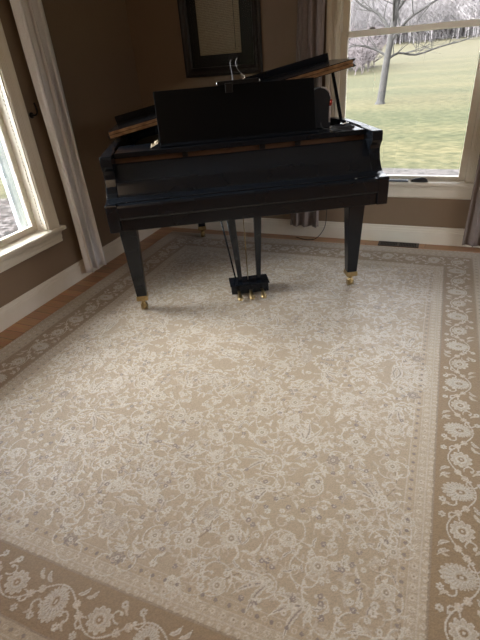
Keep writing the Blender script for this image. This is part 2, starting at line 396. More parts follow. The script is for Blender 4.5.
# ------------------------------------------------------------------ rug
RX0, RX1, RY0, RY1 = -2.25, .455, .22, 3.53
def build_rug():
    res = .0028
    W, L = RX1-RX0, RY1-RY0
    nx, ny = int(W/res), int(L/res)
    hx, hy = W/2, L/2
    xs = np.linspace(-hx, hx, nx); ys = np.linspace(-hy, hy, ny)
    FIELD = np.array([.325,.258,.178]); BROWN = np.array([.222,.153,.083]); GUARD = np.array([.345,.282,.202])
    LIGHT = np.array([.475,.435,.375]); MID = np.array([.39,.335,.27]); DARK = np.array([.135,.11,.098]); LINE = np.array([.22,.165,.11])
    img = np.zeros((ny, nx, 4), np.float32); img[..., :3] = FIELD; img[..., 3] = 0
    X, Y = np.meshgrid(xs, ys)
    D = np.minimum(hx-np.abs(X), hy-np.abs(Y))      # distance from edge
    def band(a, b, c):
        m_ = (D >= a) & (D < b); img[m_, :3] = c
    band(0, .13, GUARD); band(.13, .309, BROWN)
    band(.309, .372, GUARD); band(.372, .405, FIELD*1.03)
    for e in (.012, .045, .088, .309+.0, .338, .370, .403): band(e-.0022, e+.0022, MID*1.05)
    for e in (.128, .311): band(e-.003, e+.003, LINE)
    def stamp(x, y, r, fn):
        i0, i1 = np.searchsorted(xs, [x-r, x+r]); j0, j1 = np.searchsorted(ys, [y-r, y+r])
        if i1 <= i0 or j1 <= j0: return
        u = X[j0:j1, i0:i1]-x; v = Y[j0:j1, i0:i1]-y
        fn(img[j0:j1, i0:i1], u, v)
    def put(reg, m_, c, a=1., silk=0):
        reg[m_, :3] = reg[m_, :3]*(1-a)+c*a; reg[m_, 3] = silk
    def disc(x, y, r, c, a=1., silk=0):
        stamp(x, y, r*1.1, lambda g, u, v: put(g, u*u+v*v < r*r, c, a, silk))
    def ring(x, y, r, w, c, a=1., silk=0):
        stamp(x, y, r+w, lambda g, u, v: put(g, np.abs(np.hypot(u, v)-r) < w/2, c, a, silk))
    def rosette(x, y, r, n, rotn, c1, c2, core, silk=1):
        def f(g, u, v):
            d = np.hypot(u, v); t = np.arctan2(v, u)+rotn
            pet = np.abs(np.cos(n*t/2)); e = r*(.76+.24*pet)
            fill = c1*.55+FIELD*.45 if r > .016 else c1
            put(g, d < e, fill, 1, .5)
            put(g, (d < e) & (d > e-max(.0032, r*.12)), c1, 1, silk)
            put(g, (d < e*.86) & (pet < .20) & (d > r*.42), c2, 1, 0)
            put(g, np.abs(d-r*.42) < r*.07, c1, 1, silk)
            put(g, d < r*.27, core, 1, 0)
            put(g, d < r*.11, c1, 1, silk)
        stamp(x, y, r*1.05, f)
    def palmette(x, y, r, a, c1, c2, core, n=9):
        ca, sa = math.cos(a), math.sin(a)
        def f(g, u, v):
            p = u*ca+v*sa; q = -u*sa+v*ca
            t = np.arctan2(q, p); d = np.hypot(p, q*1.4)
            lob = np.abs(np.cos(n*t)); e = r*(.70+.16*np.cos(t)+.15*lob)
            put(g, d < e, c1*.5+FIELD*.5, 1, .5)
            put(g, (d < e) & (d > e-.0045), c1, 1, 1)
            put(g, (d < e*.82) & (d > e*.45) & (lob > .55), c1, 1, 1)
            put(g, (d < e*.80) & (d > e*.40) & (lob < .25), c2, 1, 0)
            put(g, np.abs(d-e*.42) < r*.05, c1, 1, 1)
            put(g, np.hypot(p-.05*r, q*1.7) < r*.22, core, 1, 0)
            put(g, np.hypot(p-.05*r, q*1.7) < r*.10, c1, 1, 0)
        stamp(x, y, r*1.1, f)
    def leaf(x, y, l, w, a, c, vein=None, silk=1):
        ca, sa = math.cos(a), math.sin(a)
        def f(g, u, v):
            p = (u*ca+v*sa)/l+.5; q = -u*sa+v*ca
            ok = (p > 0) & (p < 1); pp = np.clip(p, 0, 1)
            hw = w*np.sin(np.pi*pp**.8)*(.72+.28*np.abs(np.sin(pp*l*170)))
            bend = w*1.1*np.sin(np.pi*pp); dq = np.abs(q-bend)
            put(g, ok & (dq < hw), c*.6+FIELD*.4 if w > .006 else c, 1, .5)
            put(g, ok & (dq < hw) & (dq > hw-.0028), c, 1, silk)
            if vein is not None:
                put(g, ok & (dq < hw*.26) & (p > .12) & (p < .88), vein, 1, 0)
        stamp(x, y, l*.7+w*2, f)
    def stroke(pts, w, c, a=1., silk=1, taper=False):
        n = len(pts)
        for i, (x, y) in enumerate(pts):
            ww = w*(1-.6*i/n) if taper else w
            stamp(x, y, ww+.002, lambda g, u, v: put(g, u*u+v*v < ww*ww, c, a, silk))
    def arc(cx, cy, r, a0, a1, w, c, grow=0, **k):
        n = max(6, int(abs(a1-a0)*r/.0028)); pts = []
        for i in range(n):
            t = i/(n-1); rr = r*(1+grow*t); an = a0+(a1-a0)*t
            pts.append((cx+rr*math.cos(an), cy+rr*math.sin(an)))
        stroke(pts, w, c, **k); return pts
    rnd = random.Random(11)
    # ---- field: design of one quadrant (0..fx, 0..fy) mirrored afterwards
    fx, fy = hx-.405, hy-.405
    def curl(x, y, r, a, s, c=LIGHT, w=.0026):
        p = arc(x, y, r, a, a+s*4.2, w, c, grow=-.62)
        e = p[-1]; disc(e[0], e[1], .006, c, 1, 1)
        return p
    centres = []
    tries = 0
    while len(centres) < 110 and tries < 6000:
        tries += 1
        x, y = rnd.uniform(0, fx+.02), rnd.uniform(0, fy+.02)
        if all((x-a)**2+(y-b)**2 > .122**2 for a, b in centres): centres.append((x, y))
    # long vines
    for k, (x, y) in enumerate(centres):
        near = sorted(centres, key=lambda q: (q[0]-x)**2+(q[1]-y)**2)[1:4]
        for q in near[:2]:
            mx_, my_ = (x+q[0])/2, (y+q[1])/2; dx, dy = q[0]-x, q[1]-y
            s = rnd.choice((-.45, .45)); cxx, cyy = mx_-dy*s, my_+dx*s
            pts = []
            for i in range(70):
                t = i/69; pts.append(((1-t)**2*x+2*t*(1-t)*cxx+t*t*q[0], (1-t)**2*y+2*t*(1-t)*cyy+t*t*q[1]))
            stroke(pts, .0020, LIGHT if rnd.random() < .75 else LINE*.9, silk=1)
            for t_ in (14, 28, 42, 56):
                px, py = pts[t_]; an = math.atan2(dy, dx)+rnd.choice((-1, 1))*rnd.uniform(.6, 1.3)
                leaf(px+.014*math.cos(an), py+.014*math.sin(an), rnd.uniform(.022, .036), .0055, an, LIGHT if rnd.random() < .7 else MID)
        for _ in range(2):
            curl(x+rnd.uniform(-.03,.03), y+rnd.uniform(-.03,.03), rnd.uniform(.035, .07), rnd.uniform(0, 6.28), rnd.choice((-1, 1)))
    for k, (x, y) in enumerate(centres):
        u = rnd.random(); a = rnd.uniform(0, 6.28)
        if u < .27: palmette(x, y, rnd.uniform(.036, .052), a, LIGHT, MID*.8, FIELD*.8)
        elif u < .57: rosette(x, y, rnd.uniform(.022, .038), rnd.choice((10, 12, 16)), a, LIGHT, MID*.75, FIELD*.7)
        elif u < .82:
            for s in (-.55, .1, .7): leaf(x+.055*math.cos(a+s), y+.055*math.sin(a+s), .125, .0105, a+s, LIGHT, DARK*1.5 if s < .5 else MID*.8)
            rosette(x, y, .016, 7, a, LIGHT, MID*.8, FIELD*.7)
        elif u < .90: rosette(x, y, .026, 8, a, DARK*1.35, LIGHT*.9, LIGHT, silk=0)
        else: palmette(x, y, .046, a, MID*.95, DARK*1.2, LIGHT)
    for _ in range(1500):
        x, y = rnd.uniform(0, fx), rnd.uniform(0, fy)
        if min((x-a)**2+(y-b)**2 for a, b in centres) < .030**2: continue
        u = rnd.random(); a = rnd.uniform(0, 6.28)
        if u < .30: rosette(x, y, rnd.uniform(.008, .014), 6, a, LIGHT, MID*.7, FIELD*.8)
        elif u < .38: rosette(x, y, .010, 6, a, DARK*1.4, LIGHT*.9, LIGHT, silk=0)
        elif u < .8: leaf(x, y, rnd.uniform(.03, .055), .006, a, LIGHT if rnd.random() < .7 else MID, DARK*1.5 if rnd.random() < .3 else None)
        else: curl(x, y, rnd.uniform(.018, .032), a, rnd.choice((-1, 1)), MID*1.1, .002)
    # ---- guard band rosettes (long strips), border with palmettes and rosettes
    def strip(fn, d, spacing):
        """call fn(x, y, angle, k) along the four strips whose centre is d from the edge (right & top halves, mirrored later)"""
        Lx, Ly = hx-d, hy-d
        n = max(1, round(Ly/spacing)); st = Ly/n
        for k in range(n+1): fn(Lx, min(k*st, Ly), math.pi/2, k, st)
        n = max(1, round(Lx/spacing)); st = Lx/n
        for k in range(n): fn(k*st, Ly, 0, k, st)
    def small(x, y, a, k, st):
        rosette(x, y, .0105, 6, a, MID*1.15, FIELD*.9, LINE); ring(x, y, .0135, .002, MID)
    strip(small, .354, .033); strip(small, .067, .04)
    def dotted(x, y, a, k, st):
        if k % 2: disc(x, y, .0062, DARK*1.3)
        else: ring(x, y, .007, .003, MID*1.1)
    strip(dotted, .387, .022); strip(dotted, .107, .024)
    def scr(x, y, a, k, st):
        curl(x, y, .010, a+k, 1 if k % 2 else -1, MID*1.1, .0022)
    strip(scr, .323, .028); strip(scr, .028, .03)
    def border(x, y, a, k, st):
        ca, sa = math.cos(a), math.sin(a)
        def tr(p, q): return (x+p*ca-q*sa, y+p*sa+q*ca)
        s = 1 if k % 2 else -1
        pts = [tr(t*st, s*.046*math.cos(math.pi*t)) for t in np.linspace(-.5, .5, 60)]
        stroke(pts, .0026, LIGHT)
        for t, o in ((-.3, -1), (.3, 1)):
            c_ = tr(t*st, s*.03*o*-1); curl(c_[0], c_[1], .022, a+o*1.2, s*o, LIGHT, .0026)
            c_ = tr(t*st*1.35, s*.055*o); leaf(c_[0], c_[1], .045, .0075, a+o*.9*s, LIGHT, MID*.8)
            c_ = tr(t*st, s*.062*o*-1); rosette(c_[0], c_[1], .012, 6, a, LIGHT, MID*.7, BROWN)
        for t in (-.42, .42):
            c_ = tr(t*st, -s*.05); leaf(c_[0], c_[1], .034, .006, a+2.4*t, MID*1.15)
            c_ = tr(t*st, s*.012); rosette(c_[0], c_[1], .013, 7, a, MID*1.2, DARK*1.4, LIGHT)
        if k % 2 == 0: palmette(x, y, .066, a+math.pi/2, LIGHT*.95, DARK*1.5 if k % 4 == 0 else MID*.75, BROWN*.9, 11)
        else: rosette(x, y, .040, 10, a, LIGHT, MID*.8, BROWN)
    strip(border, .2195, .155)
    # mirror quadrant
    cx, cy = nx//2, ny//2
    q = img[cy:, cx:]
    full = np.zeros_like(img)
    qy, qx = q.shape[:2]
    full[cy:, cx:] = q; full[cy:, :nx-qx] = q[:, ::-1][:, :nx-qx] if nx-qx <= qx else q[:, ::-1]
    top = full[cy:]
    full[:ny-qy] = top[::-1][:ny-qy]
    img = full
    rs = np.random.RandomState(3)
    base = np.where(((D >= .13) & (D < .309))[..., None], BROWN, np.where((D < .372)[..., None], GUARD, FIELD)).astype(np.float32)
    def lowf(n):
        g_ = rs.rand(n, n).astype(np.float32); yy = np.linspace(0, n-1.001, ny); xx = np.linspace(0, n-1.001, nx)
        j = yy.astype(int)[:, None]; i = xx.astype(int)[None]; fy_ = (yy[:, None]-j); fx_ = (xx[None]-i)
        return g_[j, i]*(1-fy_)*(1-fx_)+g_[j+1, i]*fy_*(1-fx_)+g_[j, i+1]*(1-fy_)*fx_+g_[j+1, i+1]*fy_*fx_
    worn = np.clip(.0+.34*rs.rand(ny, nx)+.25*(lowf(60)-.5), 0, .8)[..., None].astype(np.float32)
    img[..., :3] = img[..., :3]*(1-worn)+base*worn
    # yarn mottling and abrash (true colour variation of the wool)
    img[..., :3] *= (1+.34*(rs.rand(ny, nx, 1)-.5)).astype(np.float32)
    # pile height
    amp = .0016*(np.sin(X*9+Y*2.3+1.3*np.sin(Y*3))*.5+np.sin(Y*13-X*2.7+2*np.sin(X*2.2)))
    fall = np.clip(D/.012, 0, 1)
    Z = .0085+.0012*(rs.rand(ny, nx))+amp*np.clip(D/.1, 0, 1)+.0012*img[..., 3]
    Z = Z*fall**.5
    ex = .006*(rs.rand(ny, nx)-.5)*(D < .003)
    V = np.stack([X+ex, Y+ex[::-1], Z], -1).reshape(-1, 3).astype(np.float32)
    idx = np.arange(nx*ny).reshape(ny, nx)
    F = np.stack([idx[:-1, :-1], idx[:-1, 1:], idx[1:, 1:], idx[1:, :-1]], -1).reshape(-1, 4)
    me = bpy.data.meshes.new('area_rug')
    me.vertices.add(len(V)); me.vertices.foreach_set('co', V.ravel())
    me.loops.add(F.size); me.loops.foreach_set('vertex_index', F.ravel().astype(np.int32))
    me.polygons.add(len(F)); me.polygons.foreach_set('loop_start', (np.arange(len(F))*4).astype(np.int32))
    me.update(calc_edges=True)
    me.polygons.foreach_set('use_smooth', np.ones(len(F), bool))
    at = me.color_attributes.new('yarn', 'FLOAT_COLOR', 'POINT')
    at.data.foreach_set('color', img.reshape(-1, 4).ravel())
    m_ = mat('woven_wool_and_silk', (.4,.33,.24,1), .9); nt = m_.node_tree; b = nt.nodes['Principled BSDF']
    a_ = nt.nodes.new('ShaderNodeAttribute'); a_.attribute_name = 'yarn'
    nt.links.new(a_.outputs['Color'], b.inputs['Base Color'])
    r_ = nt.nodes.new('ShaderNodeMapRange'); r_.inputs[3].default_value = .56; r_.inputs[4].default_value = .40
    nt.links.new(a_.outputs['Alpha'], r_.inputs[0]); nt.links.new(r_.outputs[0], b.inputs['Roughness'])
    b.inputs['Sheen Weight'].default_value = RUG_SHEEN; b.inputs['Sheen Roughness'].default_value = .35
    b.inputs['Specular IOR Level'].default_value = .62
    tc = nt.nodes.new('ShaderNodeTexCoord'); n = nt.nodes.new('ShaderNodeTexNoise'); n.inputs['Scale'].default_value = 420
    nt.links.new(tc.outputs['Object'], n.inputs['Vector'])
    bp = nt.nodes.new('ShaderNodeBump'); bp.inputs['Strength'].default_value = .5; bp.inputs['Distance'].default_value = .002
    nt.links.new(n.outputs['Fac'], bp.inputs['Height']); nt.links.new(bp.outputs[0], b.inputs['Normal'])
    o = link('area_rug', me, m_)
    o.location = ((RX0+RX1)/2, (RY0+RY1)/2, .001)
    tag(o, 'large beige floral patterned area rug with a tan scrolling border', 'rug')
RUG_SHEEN = .55
build_rug()
RZ = .0135

# ------------------------------------------------------------------ grand piano
PX, PY, PT = -1.048, 2.491, .501
piano = empty('grand_piano', (PX, PY, RZ), PT)
tag(piano, 'black grand piano with raised lid standing on the beige rug in the corner', 'piano')
dz = -RZ
BK = M['black']
def pl(bm, name, mt=BK, parent=piano, bevel=.003, smooth=False):
    """geometry given in heights above the floor"""
    bmesh.ops.translate(bm, verts=bm.verts, vec=(0, 0, dz))
    return fin(name, bm, mt, parent, smooth, bevel)
HW = .757
outer = smooth_path([(-HW,0,0),(-HW,.35,0),(-HW,.72,0),(-.75,1.02,0),(-.69,1.24,0),(-.55,1.39,0),(-.36,1.42,0),(-.18,1.34,0),(-.05,1.17,0),(.06,.99,0),(.22,.84,0),(.42,.73,0),(.60,.61,0),(.72,.44,0),(HW,.22,0),(HW,0,0)], 5)
outer = [(p.x, p.y) for p in outer]
def inset(pts, d):
    out = []
    n = len(pts)
    for i in range(n):
        a, b = pts[max(i-1,0)], pts[min(i+1,n-1)]
        tx, ty = b[0]-a[0], b[1]-a[1]; l = math.hypot(tx, ty) or 1
        out.append((pts[i][0]+ty/l*d, pts[i][1]-tx/l*d))
    return out
inner = inset(outer, .05)
bm = bmesh.new()
def strip_ring(bm, o, i, za, zb):
    n = len(o); vo0 = [bm.verts.new((*p, za)) for p in o]; vo1 = [bm.verts.new((*p, zb)) for p in o]
    vi0 = [bm.verts.new((*p, za)) for p in i]; vi1 = [bm.verts.new((*p, zb)) for p in i]
    for k in range(n-1):
        bm.faces.new((vo0[k], vo0[k+1], vo1[k+1], vo1[k])); bm.faces.new((vi0[k+1], vi0[k], vi1[k], vi1[k+1]))
        bm.faces.new((vo1[k], vo1[k+1], vi1[k+1], vi1[k])); bm.faces.new((vo0[k+1], vo0[k], vi0[k], vi0[k+1]))
    for k in (0, n-1): bm.faces.new((vo0[k], vo1[k], vi1[k], vi0[k]))
strip_ring(bm, outer, inner, .71, 1.0)
pl(bm, 'case', bevel=.004)
bm = bmesh.new(); prism(bm, inner, 'z', .775, .785); pl(bm, 'soundboard', M['spruce'], bevel=0)
ins2 = inset(outer, .075)
bm = bmesh.new(); prism(bm, [p for p in ins2 if p[1] > .06]+[(.68,.06),(-.68,.06)], 'z', .885, .895); pl(bm, 'iron_plate', M['goldplate'], bevel=0)
bm = bmesh.new()
for xx in (-.45, -.1, .25): box(bm, xx, xx+.05, .12, .95 if xx < 0 else .7, .72, .773)
box(bm, -.70, .70, .10, .16, .64, .773)
pl(bm, 'beam', M['redwood'], bevel=.003)
# arms
armp = [(0,.636),(-.333,.636),(-.336,.70),(-.336,.778),(-.330,.786),(-.262,.789),(-.236,.795),(-.212,.815),(-.190,.845),(-.178,.88),(-.176,.905),(-.182,.925),(-.196,.940),(-.200,.95),(-.200,.985),(-.192,1.0),(0,1.0)]
for s in (-1, 1):
    bm = bmesh.new(); a, b = sorted((s*HW, s*(HW-.06))); prism(bm, armp, 'x', a, b); pl(bm, 'arm', bevel=.004)
IW = HW-.0605
bm = bmesh.new(); box(bm, -IW, IW, -.325, .10, .636, .70); pl(bm, 'keybed', bevel=.004)
bm = bmesh.new(); prism(bm, [(-.302,.7005),(-.333,.7005),(-.337,.712),(-.337,.766),(-.331,.778),(-.302,.783)], 'x', -IW, IW); pl(bm, 'keyslip', bevel=.002)
# fallboard, closed over the keys
bm = bmesh.new()
prism(bm, [(-.088,.944),(-.103,.944),(-.110,.940),(-.190,.868),(-.198,.858),(-.203,.848),(-.222,.806),(-.228,.797),(-.238,.793),(-.294,.788),(-.300,.784),(-.294,.7835),(-.200,.784),(-.18,.80),(-.17,.85),(-.088,.92)], 'x', -IW, IW)
fb = pl(bm, 'fallboard', bevel=.002)
# brown action cheek seen in the gap and its brackets
bm = bmesh.new(); box(bm, -IW, IW, -.072, -.045, .80, .9745); cb = pl(bm, 'pin_block', M['redwood'], bevel=0)
for x in (-.33, .10, .30):
    bm = bmesh.new(); box(bm, x, x+.03, -.090, -.0725, .945, .9745); o = pl(bm, 'bracket', M['iron'], bevel=.002)
bm = bmesh.new(); box(bm, -IW+.002, IW-.002, -.105, .16, .975, .995)
box(bm, -IW+.002, IW-.002, -.111, -.105, .971, .999); shelf = pl(bm, 'music_shelf', bevel=.003)
# music desk
bm = bmesh.new()
ta = math.atan2(.06, .268)
box(bm, -.446, .440, 0, .018, 0, .275)
bmesh.ops.rotate(bm, verts=bm.verts, cent=(0,0,0), matrix=Matrix.Rotation(-ta, 3, 'X'))
bmesh.ops.translate(bm, verts=bm.verts, vec=(0, -.005, .999))
desk = pl(bm, 'music_desk', M['blackmat'], bevel=.003)
bm = bmesh.new(); box(bm, -.446, .440, -.055, -.006, .9955, 1.008); pl(bm, 'desk_ledge', bevel=.003)
for x in (-.25, .2):
    bm = bmesh.new(); tube(bm, [(x, .15, .996), (x, .060, 1.16)], .006); pl(bm, 'desk_strut', M['iron'], bevel=0)
# lid, built flat then tilted about the bass-side hinge
FY = .25
LT = Matrix.Translation((-HW, 0, 1.024+dz)) @ Matrix.Rotation(-R(10.25), 4, 'Y')
lidpts = [p for p in outer if p[1] > FY+.01]
lp = [(-HW, FY)] + [(p[0]-.0, p[1]) for p in lidpts] + [(.775, FY)]
def at_edge(pts, z0, z1, dx=0):
    bm = bmesh.new(); prism(bm, [(x+HW, y) for x, y in pts], 'z', z0, z1); return bm
bm = at_edge(lp, 0, .021)
for v in bm.verts:
    if v.co.z > .01 and v.co.x > 1.2: v.co.x -= .022
lid = fin('lid', bm, BK, piano, False, .002, LT)
bm = at_edge([(-HW+.008, FY), (.775, FY), (.735, FY+.42), (-HW+.01, FY+.42)], .0215, .0425)
for v in bm.verts:
    if v.co.z < .03 and v.co.x > 1.2: v.co.x -= .022
flap = fin('folded_lid_flap', bm, BK, piano, False, .002, LT)
bm = bmesh.new(); box(bm, .012, 1.485, FY+.405, FY+.42, .043, .086)
fin('flap_lip', bm, BK, piano, False, .003, LT)
bm = bmesh.new(); box(bm, 0.010, 1.508, FY-.0035, FY-.0005, .004, .020); box(bm, 0.010, 1.508, FY-.0035, FY-.0005, .0225, .0385)
hg = fin('piano_hinge', bm, M['hingebrass'], piano, False, 0, LT)
for y in (.45, .95):
    bm = bmesh.new(); box(bm, -.001, .03, y, y+.09, -.018, -.0005)
    bmesh.ops.translate(bm, verts=bm.verts, vec=(0,0,0))
    fin('side_hinge', bm, M['brass'], piano, False, .001, LT)
# prop stick
bm = bmesh.new(); frustum(bm, (.705,.38,1.0005), (.009,.013), (.648,.40,1.270), (.008,.011)); pl(bm, 'lid_prop', bevel=.003)
# legs
def leg(x, y, name='leg'):
    bm = bmesh.new()
    frustum(bm, (x,y,.112), (.031,.031), (x,y,.60), (.051,.051))
    box(bm, x-.054, x+.054, y-.054, y+.054, .60, .622)
    lg = pl(bm, name, bevel=.004)
    bm = bmesh.new(); box(bm, x-.068, x+.068, y-.068, y+.068, .622, .6355 if y < .5 else .72)
    pl(bm, 'leg_plate', BK, lg, .002)
    bm = bmesh.new()
    for k in range(5): lathe(bm, [(.004, .6), (.004, .6005)], (x-.048+.024*k, 0, .629), 'z', 8)
    bm.free()
    bm = bmesh.new()
    for k in range(5): lathe(bm, [(.0042, y-.0715), (.0042, y-.0685)], (x-.052+.026*k, 0, .629), 'y', 8)
    pl(bm, 'plate_screws', M['chrome'], lg, 0)
    bm = bmesh.new(); frustum(bm, (x,y,.086), (.027,.027), (x,y,.095), (.037,.037)); frustum(bm, (x,y,.095), (.037,.037), (x,y,.124), (.0345,.0345))
    fe = pl(bm, 'brass_ferrule', M['brass'], lg, .003)
    bm = bmesh.new()
    lathe(bm, [(.013,.05),(.016,.06),(.012,.07),(.018,.086)], (x,y,0), 'z', 16)
    # fork
    box(bm, x-.020, x-.015, y-.015, y+.020, .020, .055); box(bm, x+.015, x+.020, y-.015, y+.020, .020, .055); box(bm, x-.020, x+.020, y-.015, y+.018, .050, .057)
    pl(bm, 'caster_fork', M['brass'], lg, .001)
    bm = bmesh.new()
    lathe(bm, [(.006,-.0145),(.020,-.0125),(.0225,-.006),(.0225,.006),(.020,.0125),(.006,.0145)], (x, y+.004, .0225+RZ), 'x', 20)
    pl(bm, 'caster_wheel', M['brass'], lg, 0, True)
leg(-.706, -.045); leg(.672, -.050); leg(-.268, 1.205)
# pedal lyre
bm = bmesh.new(); box(bm, -.125, .125, .055, .175, .022, .082); box(bm, -.132, .132, .048, .182, .082, .092)
lyre = pl(bm, 'pedal_lyre', bevel=.004); lyre.location.y = -.065
for s in (-1, 1):
    bm = bmesh.new(); frustum(bm, (s*.062+.004,.11,.092), (.014,.018), (s*.088-.003,.11,.6355), (.026,.020)); pl(bm, 'lyre_post', BK, lyre, .004)
bm = bmesh.new(); box(bm, -.13, .12, .07, .15, .615, .6355); pl(bm, 'lyre_top', BK, lyre, .003)
for i, x in enumerate((-.085, -.055)):
    bm = bmesh.new(); tube(bm, [(x, .165, .092), (x-.09+.02*i, .52, .705)], .006); pl(bm, 'lyre_brace', BK, lyre, 0, True)
for x in (-.008,):
    bm = bmesh.new(); tube(bm, [(x+.004, .12, .092), (x, .11, .635)], .0032); pl(bm, 'pedal_rod', M['brass'], lyre, 0, True)
for x in (-.078, 0, .078):
    bm = bmesh.new()
    n = 9; top = []
    prof = [(.055,.010,.046),(.03,.010,.046),(.005,.012,.044),(-.02,.017,.040),(-.038,.019,.036),(-.052,.013,.032)]
    rings = []
    for y, w, z in prof:
        rings.append([bm.verts.new((x-w, y, z)), bm.verts.new((x, y, z+.004)), bm.verts.new((x+w, y, z)), bm.verts.new((x+w*.8, y, z-.007)), bm.verts.new((x-w*.8, y, z-.007))])
    for a, b in zip(rings, rings[1:]):
        for k in range(5): bm.faces.new((a[k], a[(k+1)%5], b[(k+1)%5], b[k]))
    bm.faces.new(rings[0]); bm.faces.new(rings[-1][::-1])
    pl(bm, 'pedal', M['brass'], lyre, 0, True)

PM = Matrix.Translation((PX, PY, 0)) @ Matrix.Rotation(PT, 4, 'Z')
def onpiano(name, lx, ly, z, rz=0):
    p = PM @ Vector((lx, ly, z)); return empty(name, p, PT+rz)

# ---- clip-on lamp on top of the music desk
cl = onpiano('clip_lamp', .02, .063, 1.266)
tag(cl, 'small black clip lamp with two thin necks on top of the music desk', 'lamp')
bm = bmesh.new(); box(bm, -.115, .115, -.010, .016, .0030, .022); fin('lamp_bar', bm, M['iron'], cl, bevel=.003)
bm = bmesh.new(); box(bm, -.075, -.035, -.036, -.011, -.035, .010); fin('clamp', bm, M['iron'], cl, bevel=.002)
for s in (-1, 1):
    bm = bmesh.new(); lathe(bm, [(.006, s*.1155), (.0065, s*.1185), (.003, s*.121)], (0, .003, .010), 'x', 10); fin('end_cap', bm, M['chrome'], cl)
for pts in ([(-.028,0,.017),(-.031,.004,.06),(-.036,.006,.10),(-.030,.006,.118)], [(.024,0,.017),(.02,-.006,.045),(0,.0,.075),(-.006,.004,.105),(.004,.004,.125)]):
    bm = bmesh.new(); tube(bm, smooth_path(pts), .0016, 8); nk = fin('gooseneck', bm, M['steel'], cl, True)
bm = bmesh.new(); tube(bm, smooth_path([(.024,-.001,.018),(.036,-.004,.032),(.018,-.006,.05)]), .004, 8); fin('neck_joint', bm, M['chrome'], cl, True)

# ---- things on the shelf
pc = onpiano('crumpled_paper', -.475, -.02, .9955)
bm = bmesh.new()
rr = random.Random(4)
g = [[bm.verts.new((-.024+.009*i, -.014+.008*j, .002+.020*rr.random()*(i > 0 and j > 0)+.004*i)) for j in range(4)] for i in range(6)]
for i in range(5):
    for j in range(3): bm.faces.new((g[i][j], g[i+1][j], g[i+1][j+1], g[i][j+1]))
o = fin('paper_sheet', bm, M['paperw'], pc, False); sm = o.modifiers.new('s', 'SOLIDIFY'); sm.thickness = .001
tag(pc, 'small crumpled cream paper scrap on the piano left of the music desk', 'paper')

cs = onpiano('round_topped_case', .488, .122, .9955)
bm = bmesh.new()
prof = []
for k in range(13):
    a = math.pi*k/12; prof.append((.062*math.cos(a), .150+.066*math.sin(a)))
prism(bm, [(-.062,0),(.062,0)]+prof, 'y', -.03, .03); fin('case_shell', bm, M['darkcloth'], cs, bevel=.006)
bm = bmesh.new(); arc_ = [(.0625*math.cos(a), -.031, .150+.0665*math.sin(a)) for a in np.linspace(1.45, .25, 10)]
tube(bm, arc_, .0035, 8); fin('edge_trim', bm, M['whitetrim'], cs, True)
bm = bmesh.new(); tube(bm, [(.063,-.031,.150),(.063,-.031,.132),(.058,-.031,.118)], [.006,.008,.006], 8); fin('red_tab', bm, M['redc'], cs, True)
bm = bmesh.new(); tube(bm, [(.057,-.031,.115),(.055,-.031,.07),(.056,-.031,.03)], .0045, 8); fin('lower_trim', bm, M['whitetrim'], cs, True)
tag(cs, 'small dark round-topped case with red and white edge trim right of the music desk', 'case')

hp = onpiano('coiled_cable', .585, -.035, .9955)
bm = bmesh.new(); pts = []
for k in range(150):
    a = k*.25; r_ = .052+.009*math.sin(k*.37); pts.append((r_*1.1*math.cos(a), r_*.8*math.sin(a), .004+.018*k/150+.002*math.sin(k*.9)))
tube(bm, pts, .0032, 6); fin('cable_loops', bm, M['rubber'], hp, True)
bm = bmesh.new(); tube(bm, [(.0,.0,.026),(.02,.004,.034),(.034,.002,.030)], [.006,.0075,.004], 8); tube(bm, [(.0,.0,.026),(-.012,.01,.04)], [.006,.004], 8)
fin('silver_plug', bm, M['chrome'], hp, True)
bm = bmesh.new(); tube(bm, smooth_path([(-.055,0,.010),(-.10,.01,.012),(-.118,.02,.028),(-.120,.024,.045)]), .003, 6); fin('cable_end', bm, M['rubber'], hp, True)
tag(hp, 'coiled black cable with a silver plug on the right end of the piano', 'cable')

# ------------------------------------------------------------------ framed document
pf = empty('picture_frame', (-1.62, YB-.001, 1.275))
tag(pf, 'dark framed aged document hanging on the wall behind the piano', 'picture')
def rect_frame(bm, x0, x1, z0, z1, prof):
    """prof: list of (inset, depth) ; depth toward -y"""
    cs_ = [(x0, z0, 1, 1), (x1, z0, -1, 1), (x1, z1, -1, -1), (x0, z1, 1, -1)]
    rings = [[bm.verts.new((cx+sx*i, -d, cz+sz*i)) for i, d in prof] for cx, cz, sx, sz in cs_]
    for k in range(4):
        a, b = rings[k], rings[(k+1)%4]
        for j in range(len(prof)-1): bm.faces.new((a[j], b[j], b[j+1], a[j+1]))
        
fp = [(0,0),(0,.02),(.006,.028),(.018,.030),(.026,.024),(.040,.020),(.052,.026),(.060,.024),(.066,.014),(.066,0)]
bm = bmesh.new(); rect_frame(bm, -.345, .31, 0, .98, fp); fin('frame', bm, M['frame'], pf)
bm = bmesh.new(); box(bm, -.345+.064, .31-.064, -.007, -.003, .064, .98-.064); fin('mat_board', bm, M['mat'], pf)
bm = bmesh.new(); box(bm, -.200, .146, -.0095, -.0075, .145, .88); dc = fin('document', bm, M['doc'], pf)
bm = bmesh.new()
for a, b, c, d in ((-.190,.100,.515,.518), (.100,.103,.16,.86)): box(bm, a, b, -.0105, -.0096, c, d)
fin('ruled_line', bm, M['mat'], dc)
bm = bmesh.new(); box(bm, -.345+.064, .31-.064, -.013, -.011, .064, .98-.064); fin('glass_sheet', bm, M['pglass'], pf)

